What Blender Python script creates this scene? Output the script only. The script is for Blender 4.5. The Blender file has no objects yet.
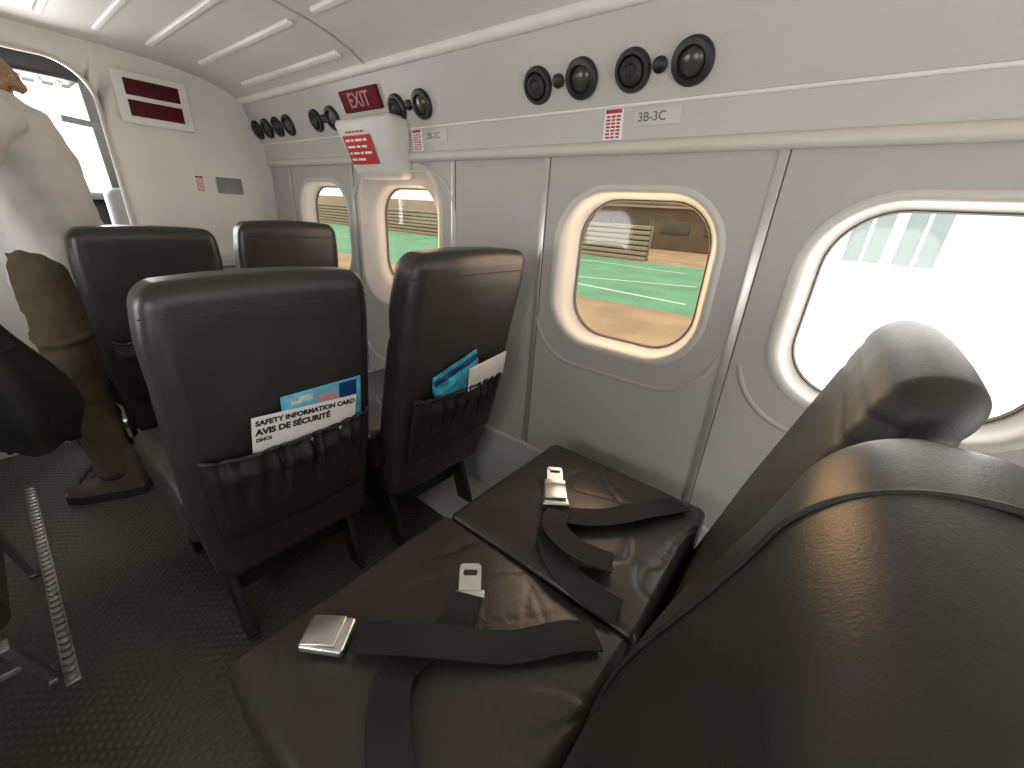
import bpy, bmesh, math, random
from mathutils import Vector, Matrix, noise
random.seed(4)
S = bpy.context.scene
COL = S.collection
PI = math.pi
V = Vector

# ------------------------------------------------------------------ materials
def mat(name, col, rough=.5, metal=0., var=.06, vscale=6., bump=0., bscale=120., spec=.5, bump2=0., b2scale=14., emit=0.):
    m = bpy.data.materials.new(name); m.use_nodes = True
    nt = m.node_tree; N = nt.nodes; L = nt.links
    b = N['Principled BSDF']
    tc = N.new('ShaderNodeTexCoord')
    nz = N.new('ShaderNodeTexNoise'); nz.inputs['Scale'].default_value = vscale; nz.inputs['Detail'].default_value = 4
    L.new(tc.outputs['Object'], nz.inputs['Vector'])
    rp = N.new('ShaderNodeValToRGB')
    c0 = [max(0, c*(1-var)) for c in col]; c1 = [min(1, c*(1+var)) for c in col]
    rp.color_ramp.elements[0].position = .3; rp.color_ramp.elements[1].position = .7
    rp.color_ramp.elements[0].color = (*c0, 1); rp.color_ramp.elements[1].color = (*c1, 1)
    L.new(nz.outputs['Fac'], rp.inputs['Fac']); L.new(rp.outputs['Color'], b.inputs['Base Color'])
    b.inputs['Roughness'].default_value = rough; b.inputs['Metallic'].default_value = metal
    b.inputs['Specular IOR Level'].default_value = spec
    last = None
    for (st, sc) in ((bump, bscale), (bump2, b2scale)):
        if st:
            n2 = N.new('ShaderNodeTexNoise'); n2.inputs['Scale'].default_value = sc; n2.inputs['Detail'].default_value = 5
            L.new(tc.outputs['Object'], n2.inputs['Vector'])
            bp = N.new('ShaderNodeBump'); bp.inputs['Strength'].default_value = st; bp.inputs['Distance'].default_value = .01
            L.new(n2.outputs['Fac'], bp.inputs['Height'])
            if last: L.new(last.outputs['Normal'], bp.inputs['Normal'])
            last = bp
    if last: L.new(last.outputs['Normal'], b.inputs['Normal'])
    if emit:
        b.inputs['Emission Color'].default_value = (*col, 1); b.inputs['Emission Strength'].default_value = emit
    return m

M = {}
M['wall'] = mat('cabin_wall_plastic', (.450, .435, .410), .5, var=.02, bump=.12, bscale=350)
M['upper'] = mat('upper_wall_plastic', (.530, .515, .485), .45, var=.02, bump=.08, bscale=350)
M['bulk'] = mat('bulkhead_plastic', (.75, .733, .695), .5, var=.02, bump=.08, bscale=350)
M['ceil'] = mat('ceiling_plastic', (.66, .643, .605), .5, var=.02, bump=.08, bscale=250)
M['rib'] = mat('ceiling_rib', (.80, .79, .755), .45)
M['cover'] = mat('handle_cover_plastic', (.66, .645, .615), .45)
M['bezel'] = mat('window_bezel', (.61, .575, .525), .35, var=.02)
M['strip'] = mat('joint_strip', (.60, .58, .55), .30, .6)
M['seam'] = mat('dark_seam', (.08, .075, .07), .6)
M['dado'] = mat('dado_grey', (.50, .51, .50), .55)
M['gasket'] = mat('brown_gasket', (.075, .06, .045), .6)
M['nozzle'] = mat('matt_black_plastic', (.018, .017, .016), .6)
M['leather'] = mat('black_leather', (.0310, .0290, .0272), .36, var=.15, vscale=9, bump=.07, bscale=420, bump2=.09, b2scale=14, spec=.5)
M['satin'] = mat('satin_black_leather', (.036, .0335, .0315), .44, var=.15, vscale=9, bump=.07, bscale=420, bump2=.10, b2scale=18, spec=.45)
M['cushion'] = mat('cushion_leather', (.037, .0322, .0285), .33, var=.12, vscale=9, bump=.07, bscale=420, bump2=.13, b2scale=20, spec=.55)
M['piping'] = mat('leather_piping', (.040, .037, .034), .45)
M['pocket'] = mat('pocket_vinyl', (.017, .016, .0155), .5, bump=.1, bscale=300, bump2=.2, b2scale=20)
M['strap'] = mat('belt_webbing', (.012, .012, .013), .75, bump=.3, bscale=900)
M['chrome'] = mat('brushed_metal', (.80, .79, .77), .28, 1., var=.05, vscale=40)
M['track'] = mat('dull_rail_metal', (.44, .43, .41), .42, .85, var=.15, vscale=40)
M['leg'] = mat('dark_metal', (.028, .028, .030), .4, .5)
M['greyleg'] = mat('grey_metal', (.24, .24, .235), .45, .6)
M['blk'] = mat('black_plastic', (.012, .012, .013), .4)
M['lens'] = mat('lamp_lens', (.055, .048, .040), .2, var=.3, vscale=30)
M['white'] = mat('white_card', (.84, .84, .83), .4, var=.02)
M['text'] = mat('black_print', (.015, .015, .015), .6)
M['greytext'] = mat('grey_print', (.14, .14, .14), .6)
M['red'] = mat('exit_red', (.125, .004, .016), .6, spec=.15)
M['exitletters'] = mat('exit_letters', (.50, .21, .23), .6)
M['signred'] = mat('dark_red_lens', (.075, .005, .010), .45, spec=.15)
M['placred'] = mat('placard_red', (.54, .037, .037), .6, spec=.2)
M['label'] = mat('label_grey', (.58, .57, .55), .4)
M['plate'] = mat('grey_plate', (.20, .20, .20), .4, .3)
M['blue'] = mat('magazine_blue', (.13, .48, .70), .35, var=.3, vscale=25)
M['navy'] = mat('magazine_navy', (.01, .05, .16), .35)
M['pink'] = mat('magazine_pink', (.55, .30, .36), .35, var=.2, vscale=60)
M['pale'] = mat('magazine_pale_picture', (.60, .66, .62), .35, var=.4, vscale=70)
M['turq'] = mat('packet_turquoise', (.05, .39, .54), .3, var=.5, vscale=35)
M['skin'] = mat('skin', (.50, .31, .23), .5)
M['shirt'] = mat('offwhite_shirt', (.60, .585, .56), .9, var=.02, bump=.1, bscale=300)
M['trousers'] = mat('khaki_brown_trousers', (.080, .058, .033), .9, var=.12, vscale=10, bump=.1, bscale=300)
M['belt'] = mat('dark_belt', (.03, .02, .015), .6)
M['shoe'] = mat('brown_boot', (.085, .066, .050), .7, var=.15, vscale=25, bump=.2, bscale=60)
M['sole'] = mat('boot_sole', (.02, .02, .02), .7)
M['hair'] = mat('reddish_brown_hair', (.34, .215, .13), .75, var=.35, vscale=90)
M['jacket'] = mat('black_jacket', (.011, .010, .011), .9, bump=.15, bscale=400)
M['eye'] = mat('eye', (.1, .07, .05), .2)
M['lip'] = mat('lip', (.45, .2, .17), .5)
M['tan'] = mat('tan_apron', (.235, .150, .070), .9, var=.3, vscale=.5)
M['concrete'] = mat('pale_concrete', (.88, .87, .84), .9, var=.04, vscale=.5)
M['green'] = mat('green_paint', (.072, .190, .088), .8, var=.2, vscale=.5)
M['line'] = mat('white_paint', (.42, .45, .36), .8)
M['slat'] = mat('beige_barrier', (.25, .195, .12), .9, var=.08)
M['slatgap'] = mat('barrier_backing', (.07, .055, .034), .9)
M['hill'] = mat('amber_brown_building', (.110, .076, .038), .9, var=.25, vscale=.25)
M['glare_block'] = mat('glare_white', (.95, .96, .97), .6, var=.02)  # white of the block added as window glare
M['blockwin'] = mat('block_glazing', (.27, .33, .335), .3)
M['ckpt'] = mat('cockpit_grey', (.17, .17, .17), .6)
M['lining'] = mat('cockpit_lining', (.42, .41, .39), .7)

def floor_mat():
    m = bpy.data.materials.new('tread_rubber'); m.use_nodes = True
    nt = m.node_tree; N = nt.nodes; L = nt.links; b = N['Principled BSDF']
    tc = N.new('ShaderNodeTexCoord'); outs = []
    for rz in (PI/4, -PI/4):
        mp = N.new('ShaderNodeMapping'); mp.inputs['Rotation'].default_value = (0, 0, rz)
        L.new(tc.outputs['Object'], mp.inputs['Vector'])
        w = N.new('ShaderNodeTexWave'); w.inputs['Scale'].default_value = 17; w.inputs['Distortion'].default_value = 0
        L.new(mp.outputs['Vector'], w.inputs['Vector']); outs.append(w)
    mu = N.new('ShaderNodeMath'); mu.operation = 'MULTIPLY'
    L.new(outs[0].outputs['Fac'], mu.inputs[0]); L.new(outs[1].outputs['Fac'], mu.inputs[1])
    bp = N.new('ShaderNodeBump'); bp.inputs['Strength'].default_value = .5; bp.inputs['Distance'].default_value = .003
    L.new(mu.outputs[0], bp.inputs['Height']); L.new(bp.outputs['Normal'], b.inputs['Normal'])
    rp = N.new('ShaderNodeValToRGB')
    rp.color_ramp.elements[0].color = (.064, .060, .055, 1); rp.color_ramp.elements[1].color = (.100, .095, .088, 1)
    L.new(mu.outputs[0], rp.inputs['Fac']); L.new(rp.outputs['Color'], b.inputs['Base Color'])
    b.inputs['Roughness'].default_value = .30
    return m
M['floor'] = floor_mat()

def glass_mat():
    m = bpy.data.materials.new('acrylic_pane'); m.use_nodes = True
    nt = m.node_tree; N = nt.nodes; L = nt.links
    for n in list(N): N.remove(n)
    o = N.new('ShaderNodeOutputMaterial'); mx = N.new('ShaderNodeMixShader')
    t = N.new('ShaderNodeBsdfTransparent'); t.inputs['Color'].default_value = (.97, .97, .96, 1)
    g = N.new('ShaderNodeBsdfGlossy'); g.inputs['Roughness'].default_value = .05
    mx.inputs['Fac'].default_value = .04
    L.new(t.outputs[0], mx.inputs[1]); L.new(g.outputs[0], mx.inputs[2]); L.new(mx.outputs[0], o.inputs['Surface'])
    return m
M['glass'] = glass_mat()

# ------------------------------------------------------------------ helpers
def wl(o):
    p = V((0, 0, 0))
    while o: p = p + o.location; o = o.parent
    return p

def axis(h, r, c, m):
    a = [-h + r*i/c for i in range(c+1)]
    b = [(-h+r) + (2*(h-r))*i/m for i in range(1, m)] if h-r > 1e-6 else []
    e = [h-r + r*i/c for i in range(c+1)]
    if h-r <= 1e-6: e = e[1:]
    return a+b+e

def ray_poly(c, a, poly):
    d = (math.cos(a), math.sin(a)); best = None; n = len(poly)
    for i in range(n):
        p = poly[i]; q = poly[(i+1) % n]
        ex, ey = q[0]-p[0], q[1]-p[1]
        den = d[0]*ey - d[1]*ex
        if abs(den) < 1e-12: continue
        t = ((p[0]-c[0])*ey - (p[1]-c[1])*ex)/den
        s = ((p[0]-c[0])*d[1] - (p[1]-c[1])*d[0])/den
        if t > 0 and -1e-6 <= s <= 1+1e-6:
            if best is None or t > best: best = t
    return (c[0]+d[0]*best, c[1]+d[1]*best)

def rr(cy, cz, hw, hh, r, n=9):
    out = []
    for (sx, sy, a0) in ((1, 1, 0), (-1, 1, PI/2), (-1, -1, PI), (1, -1, 1.5*PI)):
        for i in range(n+1):
            a = a0 + PI/2*i/n
            out.append((cy+sx*(hw-r)+r*math.cos(a), cz+sy*(hh-r)+r*math.sin(a)))
    return out

def cr(pts, n=8):
    P = [V(p) for p in pts]; P = [2*P[0]-P[1]] + P + [2*P[-1]-P[-2]]; out = []
    for i in range(1, len(P)-2):
        for k in range(n):
            t = k/n; a, b, c, d = P[i-1], P[i], P[i+1], P[i+2]
            out.append(.5*((2*b)+(c-a)*t+(2*a-5*b+4*c-d)*t*t+(3*b-a-3*c+d)*t**3))
    out.append(P[-2]); return out

class MB:
    def __init__(s): s.v = []; s.f = []
    def add(s, vs, fs):
        o = len(s.v); s.v += [V(v) for v in vs]; s.f += [[i+o for i in f] for f in fs]; return s
    def rbox(s, c, h, r, cn=2, m=(1, 1, 1), fn=None):
        if isinstance(m, int): m = (m, m, m)
        r = min(r, min(h)*.999); c = V(c)
        A = [axis(h[i], r, cn, m[i]) for i in range(3)]
        n = [len(a)-1 for a in A]; idx = {}; vs = []; fs = []
        def g(i, j, k):
            key = (i, j, k)
            if key not in idx:
                p = V((A[0][i], A[1][j], A[2][k]))
                q = V([max(-(h[t]-r), min(h[t]-r, p[t])) for t in range(3)])
                d = p-q
                if d.length > 1e-9: p = q + d.normalized()*r
                idx[key] = len(vs); vs.append(fn(p) if fn else c+p)
            return idx[key]
        for (a, b, t) in ((0, 1, 2), (1, 2, 0), (2, 0, 1)):
            for e in (0, n[t]):
                for i in range(n[a]):
                    for j in range(n[b]):
                        q = []
                        for (di, dj) in ((0, 0), (1, 0), (1, 1), (0, 1)):
                            k = [0, 0, 0]; k[a] = i+di; k[b] = j+dj; k[t] = e; q.append(g(*k))
                        fs.append(q)
        return s.add(vs, fs)
    def box(s, x0, x1, y0, y1, z0, z1, b=.004):
        return s.rbox(((x0+x1)/2, (y0+y1)/2, (z0+z1)/2), ((x1-x0)/2, (y1-y0)/2, (z1-z0)/2), b)
    def plate(s, c, ex, ey, en, w, h, t, b=.001):
        c, ex, ey, en = V(c), V(ex), V(ey), V(en)
        return s.rbox((0, 0, 0), (w/2, h/2, t/2), b, 2, 1, lambda p: c+ex*p.x+ey*p.y+en*(p.z+t/2))
    def loft(s, rings, close=True, cap0=False, cap1=False):
        vs = [p for R in rings for p in R]; n = len(rings[0]); fs = []
        for i in range(len(rings)-1):
            for j in range(n if close else n-1):
                k = (j+1) % n
                fs.append([i*n+j, i*n+k, (i+1)*n+k, (i+1)*n+j])
        if cap0: fs.append(list(range(n)))
        if cap1: fs.append([(len(rings)-1)*n+j for j in range(n)])
        return s.add(vs, fs)
    def tube(s, pts, r, n=10, closed=False):
        P = [V(p) for p in pts]; rings = []; N = len(P)
        up = V((0.13, 0.29, 1)).normalized(); prev = None
        for i, p in enumerate(P):
            if closed: t = (P[(i+1) % N]-P[i-1]).normalized()
            else: t = (P[min(i+1, N-1)]-P[max(i-1, 0)]).normalized()
            a = prev if prev else (up if abs(t.dot(up)) < .95 else V((1, 0, 0)))
            a = (a - t*a.dot(t)).normalized(); prev = a; b = t.cross(a)
            rad = r[i] if isinstance(r, (list, tuple)) else r
            rings.append([p+a*rad*math.cos(2*PI*k/n)+b*rad*math.sin(2*PI*k/n) for k in range(n)])
        if closed: rings.append(rings[0])
        return s.loft(rings, True, not closed, not closed)
    def ball(s, c, r, n=12):
        c = V(c); rx = r if isinstance(r, tuple) else (r, r, r)
        rings = []
        for i in range(n+1):
            t = max(.02, min(PI-.02, PI*i/n))
            rings.append([c+V((rx[0]*math.sin(t)*math.cos(2*PI*k/16), rx[1]*math.sin(t)*math.sin(2*PI*k/16), rx[2]*math.cos(t))) for k in range(16)])
        return s.loft(rings, True, True, True)
    def limb(s, pts, rad):
        P = cr(pts, 5); R = []
        for i in range(len(pts)-1):
            for k in range(5): R.append(rad[i]+(rad[i+1]-rad[i])*k/5)
        R.append(rad[-1]); s.tube(P, R, 14)
        s.ball(pts[0], rad[0]); s.ball(pts[-1], rad[-1]); return s
    def bar(s, a, b, w, h):
        a, b = V(a), V(b); t = (b-a).normalized(); u = V((1, 0, 0))
        if abs(t.x) > .9: u = V((0, 0, 1))
        u = (u-t*u.dot(t)).normalized(); v = t.cross(u); L = (b-a).length
        return s.rbox((0, 0, 0), (w/2, h/2, L/2), .003, 2, 1, lambda p: (a+b)/2+u*p.x+v*p.y+t*p.z)
    def lathe(s, c, ax, prof, n=28):
        c, ax = V(c), V(ax).normalized()
        a = V((0, 1, 0)) if abs(ax.y) < .9 else V((1, 0, 0))
        a = (a-ax*a.dot(ax)).normalized(); b = ax.cross(a)
        rings = [[c+ax*h+a*r*math.cos(2*PI*k/n)+b*r*math.sin(2*PI*k/n) for k in range(n)] for r, h in prof]
        return s.loft(rings, True, True, True)
    def ribbon(s, pts, w, th=.003, up=(0, 0, 1)):
        P = [V(p) for p in pts]; rings = []; N = len(P); up = V(up); prev = None
        for i, p in enumerate(P):
            t = (P[min(i+1, N-1)]-P[max(i-1, 0)]).normalized()
            sd = t.cross(up)
            if sd.length < .25 and prev is not None: sd = prev
            sd.normalize()
            if prev is not None:
                sd = (prev*.45+sd*.55).normalized()
            prev = sd; nn = sd.cross(t).normalized()
            rings.append([p+sd*w/2+nn*th/2, p-sd*w/2+nn*th/2, p-sd*w/2-nn*th/2, p+sd*w/2-nn*th/2])
        return s.loft(rings, True, True, True)
    def annulus(s, outer, inner, c, T):
        an = sorted(set(round(math.atan2(p[1]-c[1], p[0]-c[0]), 5) for p in outer+inner))
        vs = []
        for a in an:
            vs += [T(ray_poly(c, a, outer)), T(ray_poly(c, a, inner))]
        n = len(an); fs = [[2*i, 2*((i+1) % n), 2*((i+1) % n)+1, 2*i+1] for i in range(n)]
        return s.add(vs, fs)
    def ringplate(s, outer, inner, c, T0, T1):
        for T in (T0, T1): s.annulus(outer, inner, c, T)
        for loop in (outer, inner):
            s.loft([[T0(p) for p in loop], [T1(p) for p in loop]])
        return s
    def text(s, txt, size, c, ex, ey, en, off=.0008, align='CENTER', bold=.012):
        cu = bpy.data.curves.new('t', 'FONT'); cu.body = txt; cu.size = size; cu.align_x = align; cu.align_y = 'CENTER'
        cu.resolution_u = 3; cu.extrude = 0.0002; cu.offset = size*bold
        o = bpy.data.objects.new('t', cu); COL.objects.link(o)
        dg = bpy.context.evaluated_depsgraph_get(); dg.update()
        me = bpy.data.meshes.new_from_object(o.evaluated_get(dg))
        c, ex, ey, en = V(c), V(ex), V(ey), V(en)
        s.add([c+ex*v.co.x+ey*v.co.y+en*(v.co.z+off) for v in me.vertices], [list(p.vertices) for p in me.polygons])
        bpy.data.objects.remove(o); bpy.data.curves.remove(cu); bpy.data.meshes.remove(me)
        return s
    def build(s, name, m, parent=None, smooth=40, remesh=0, folds=0, fsize=.06, it=5):
        if parent: off = wl(parent)
        else:
            xs = [v.x for v in s.v]; ys = [v.y for v in s.v]; zs = [v.z for v in s.v]
            off = V(((min(xs)+max(xs))/2, (min(ys)+max(ys))/2, min(zs)))
        me = bpy.data.meshes.new(name)
        me.from_pydata([v-off for v in s.v], [], s.f)
        bm = bmesh.new(); bm.from_mesh(me)
        bmesh.ops.remove_doubles(bm, verts=bm.verts, dist=1e-6)
        bmesh.ops.recalc_face_normals(bm, faces=bm.faces)
        bm.to_mesh(me); bm.free()
        if smooth:
            for p in me.polygons: p.use_smooth = True
            if not remesh: me.set_sharp_from_angle(angle=math.radians(smooth))
        me.materials.append(m)
        o = bpy.data.objects.new(name, me); COL.objects.link(o)
        if parent: o.parent = parent
        else: o.location = off
        if remesh:
            r = o.modifiers.new('remesh', 'REMESH'); r.mode = 'VOXEL'; r.voxel_size = remesh; r.use_smooth_shade = True
            q = o.modifiers.new('smooth', 'SMOOTH'); q.factor = .5; q.iterations = it
            if folds:
                tx = bpy.data.textures.new('folds', 'CLOUDS'); tx.noise_scale = fsize; tx.noise_depth = 1
                d = o.modifiers.new('folds', 'DISPLACE'); d.texture = tx; d.strength = folds; d.mid_level = .5; d.texture_coords = 'LOCAL'
                q = o.modifiers.new('smooth2', 'SMOOTH'); q.factor = .5; q.iterations = 3
        return o

def tag(o, label, cat, group=None, kind=None):
    o['label'] = label; o['category'] = cat
    if group: o['group'] = group
    if kind: o['kind'] = kind
    return o
def empty(name, loc, label, cat, group=None):
    o = bpy.data.objects.new(name, None); COL.objects.link(o); o.location = loc; o.empty_display_size = .05
    return tag(o, label, cat, group)
def struct(o, label, cat): return tag(o, label, cat, None, 'structure')

# ------------------------------------------------------------------ cabin shell
WX = 1.10; Y0 = -1.5; Y1 = 2.62; ZR = 1.295; CX = .25
prof_r = [(1.09, 1.305), (1.08, 1.383), (1.0, 1.56), (.94, 1.592), (.87, 1.615), (.8, 1.630), (.7, 1.643), (.6, 1.650), (.45, 1.656), (.25, 1.66)]
mir = lambda p: (2*CX-p[0], p[1])
def ceil_z(x):
    x = max(x, 2*CX-x)
    pts = sorted(prof_r[2:])
    for (a, b) in zip(pts, pts[1:]):
        if a[0] <= x <= b[0]: return a[1]+(b[1]-a[1])*(x-a[0])/(b[0]-a[0])
    return 1.56
def sheet(prof, y0, y1, name, m, parent=None):
    mb = MB(); mb.loft([[V((x, y0, z)) for x, z in prof], [V((x, y1, z)) for x, z in prof]], False)
    return mb.build(name, m, parent, 30)

mb = MB(); mb.box(2*CX-WX-.02, WX+.02, Y0, Y1+1.4, -.05, 0, .002)
fl = struct(mb.build('floor', M['floor']), 'dark diamond tread rubber cabin floor', 'floor')
mb = MB(); mb.box(.845, WX, Y0, Y1, 0, .012, .003); mb.build('side_ledge', M['dado'], fl)

ce = prof_r[2:]; ce_full = ce + [mir(p) for p in reversed(ce[:-1])]
ceiling = struct(sheet(ce_full, Y0, Y1, 'ceiling', M['ceil']), 'curved cream cabin ceiling with long raised ribs', 'ceiling')
for x in (.05, .19, .32, .46, .61, .78, .935):
    for (a, b) in ((1.56, 2.38), (-1.3, 1.42)):
        if x > .9 and a < 0: continue
        mb = MB(); z = ceil_z(x); sl = (ceil_z(x+.02)-ceil_z(x-.02))/.04
        mb.rbox((0, 0, 0), (.011, (b-a)/2, .007), .0065, 3, 1, lambda p: V((x+p.x, (a+b)/2+p.y, z-.004+p.z+sl*p.x)))
        mb.build('rib', M['rib'], ceiling)
mb = MB(); mb.tube([V((x, 1.49, z-.001)) for x, z in ce_full], .004, 8); mb.build('panel_joint', M['strip'], ceiling)

# window positions along the cabin: (y centre, z centre, flange half w, half h, pane half w, half h, corner radius, depth)
WIN = [(-.155, .970, .246, .236, .198, .203, .118, .060),
       (.473, .975, .243, .234, .191, .200, .116, .072),
       (1.505, .985, .282, .292, .195, .206, .120, .085),
       (2.10, .990, .245, .235, .192, .200, .118, .065)]
SEG = [(-.46, .166, 0), (.166, .766, 1), (.766, 1.17, None), (1.17, 1.815, 2), (1.815, 2.40, 3), (2.40, Y1, None), (Y0, -.46, None)]
ZB = .31
def side_wall(sx, name):
    X = WX if sx > 0 else 2*CX-WX
    T = lambda p: V((X, p[0], p[1]))
    mb = MB()
    for (a, b, w) in SEG:
        rect = [(b, ZR), (a, ZR), (a, ZB), (b, ZB)]
        if w is None: mb.add([T(p) for p in rect], [[0, 1, 2, 3]])
        else:
            yc, zc, hw, hh, gw, gh, r, d = WIN[w]
            mb.annulus(rect, rr(yc, zc, hw-.01, hh-.01, r+.02), (yc, zc), T)
    return mb.build(name, M['wall'], None, 30)
wr = struct(side_wall(1, 'wall_right'), 'pale grey moulded side wall panels with rounded windows', 'wall')
wlft = struct(side_wall(-1, 'wall_left'), 'pale grey side wall on the aisle seat side', 'wall')
for X, par in ((WX, wr), (2*CX-WX, wlft)):
    s = 1 if X > .5 else -1
    mb = MB(); mb.box(min(X, X+.01*s), max(X, X+.01*s), Y0, Y1, 0, ZB, .002); mb.build('lower_panel', M['dado'], par)
    mb = MB(); mb.box(X-.012 if s > 0 else X, X if s > 0 else X+.012, Y0, Y1, ZB-.012, ZB+.004, .003); mb.build('lower_lip', M['bezel'], par)
for y in (.166, .766, 1.165, 1.815, 2.40, -.46):
    mb = MB(); mb.box(WX-.003, WX+.002, y-.0095, y+.0095, ZB, ZR, .0012); mb.build('joint_strip', M['strip'], wr)
    mb = MB(); mb.box(WX-.0012, WX+.002, y-.0125, y-.0097, ZB, ZR, .0004); mb.build('joint_seam', M['seam'], wr)
for w in (0, 1, 3):
    yc, zc = WIN[w][:2]
    loop = [p for p in rr(yc, zc-.012, .292, .285, .17, 14) if p[1] < zc-.11]
    loop.sort(key=lambda p: p[0])
    n_ = len(loop)
    mb = MB(); mb.tube([V((WX+.0075, y, z)) for y, z in loop], [.0105*min(1, .35+min(i, n_-1-i)/4) for i in range(n_)], 12); mb.build('bead', M['wall'], wr)
mb = MB(); mb.tube([V((WX-.001, y, z)) for y, z in rr(1.49, .83, .335, .42, .16, 10)], .005, 8, True); mb.build('exit_outline', M['bezel'], wr)
sheet([(WX, ZR), (1.09, 1.305), (1.08, 1.383)], Y0, Y1, 'upper_strip', M['upper'], wr)
sheet([mir(p) for p in [(WX, ZR), (1.09, 1.305), (1.08, 1.383)]], Y0, Y1, 'upper_strip', M['upper'], wlft)
t = sheet([(1.08, 1.383), (1.072, 1.385), (1.0, 1.56)], Y0, Y1, 'trim_1', M['upper'])
struct(t, 'sloping overhead service panel along the window side', 'trim')
t = sheet([mir(p) for p in [(1.08, 1.383), (1.072, 1.385), (1.0, 1.56)]], Y0, Y1, 'trim_2', M['upper'])
struct(t, 'sloping overhead service panel along the far side', 'trim')
mb = MB(); mb.rbox((WX-.008, (Y0+Y1)/2, ZR-.002), (.016, (Y1-Y0)/2, .016), .014, 4, 1)
struct(mb.build('trim_3', M['bezel']), 'rounded rail running above the cabin windows', 'trim')
mb = MB(); mb.tube([V((1.0, Y0, 1.56)), V((1.0, Y1, 1.56))], .017, 12)
struct(mb.build('trim_4', M['rib']), 'rounded moulding between overhead panel and ceiling', 'trim')
mb = MB(); mb.tube([V((1.079, Y0, 1.382)), V((1.079, Y1, 1.382))], .005, 10)
struct(mb.build('trim_5', M['rib']), 'thin bright lip below the overhead panel', 'trim')

def window(i, sx):
    yc, zc, hw, hh, gw, gh, r, d = WIN[i]
    X = lambda x: x if sx > 0 else 2*CX-x
    n = i+1 if sx > 0 else i+5
    lab = (['white glare window beside the near window seat', 'rounded window showing green apron paint', 'deep framed emergency exit window under the red placard cover', 'small far window next to the bulkhead'][i] if sx > 0
           else f'rounded window in the aisle side wall, {["rearmost", "second from rear", "second from front", "front"][i]}')
    root = empty(f'window_{n}', (X(WX), yc, zc-hh), lab, 'window'); root['kind'] = 'structure'
    R = []
    for (a, b, q, x) in ((hw, hh, r+.04, WX+.003), (hw, hh, r+.04, WX-.001), (hw-.006, hh-.006, r+.036, WX-.0035), (hw-.014, hh-.013, r+.03, WX-.003), (hw-.022, hh-.019, r+.022, WX+.003),
                         (gw+.018, gh+.013, r+.010, WX+d*.45), (gw+.010, gh+.008, r+.004, WX+d*.75), (gw, gh, r, WX+d)):
        R.append([V((X(x), y, z)) for y, z in rr(yc, zc, a, b, q)])
    mb = MB(); mb.loft(R); mb.build('bezel', M['bezel'], root, 60)
    mb = MB(); mb.loft([[V((X(WX+d-.001), y, z)) for y, z in rr(yc, zc, gw+.002, gh+.002, r)], [V((X(WX+d-.004), y, z)) for y, z in rr(yc, zc, gw-.001, gh-.001, r)],
                        [V((X(WX+d+.004), y, z)) for y, z in rr(yc, zc, gw-.004, gh-.004, r-.003)]])
    mb.build('gasket', M['gasket'], root)
    mb = MB(); mb.add([V((X(WX+d+.003), y, z)) for y, z in rr(yc, zc, gw, gh, r)], [list(range(40))]); mb.build('pane', M['glass'], root, 0)
for i in range(4): window(i, 1); window(i, -1)

half = [(WX, 0), (WX, ZR)] + prof_r
outer = half + [mir(p) for p in reversed(half[:-1])]
door = rr(CX, .80, .20, .775, .13)
mb = MB(); mb.annulus(outer, door, (CX, .80), lambda p: V((p[0], Y1, p[1])))
mb.loft([[V((x, Y1, z)) for x, z in door], [V((x, Y1+.04, z)) for x, z in door]])
struct(mb.build('wall_front', M['bulk'], None, 30), 'cream front bulkhead around the open cockpit doorway', 'wall')
mb = MB(); mb.tube([V((x, Y1-.004, z)) for x, z in door], .008, 8, True)
struct(mb.build('trim_6', M['bezel']), 'pale edging around the cockpit doorway', 'trim')

def track(n, x):
    mb = MB(); mb.box(x-.014, x+.014, 1.17, 2.25, 0, .004, .002)
    k = 1.185
    while k < 2.24:
        mb.lathe((x, k, .0035), (0, 0, 1), [(.011, 0), (.011, .007), (.007, .009)], 12); k += .027
    struct(mb.build(f'trim_{n}', M['track']), 'scalloped metal seat rail let into the floor', 'trim')
track(7, -.155)

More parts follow.
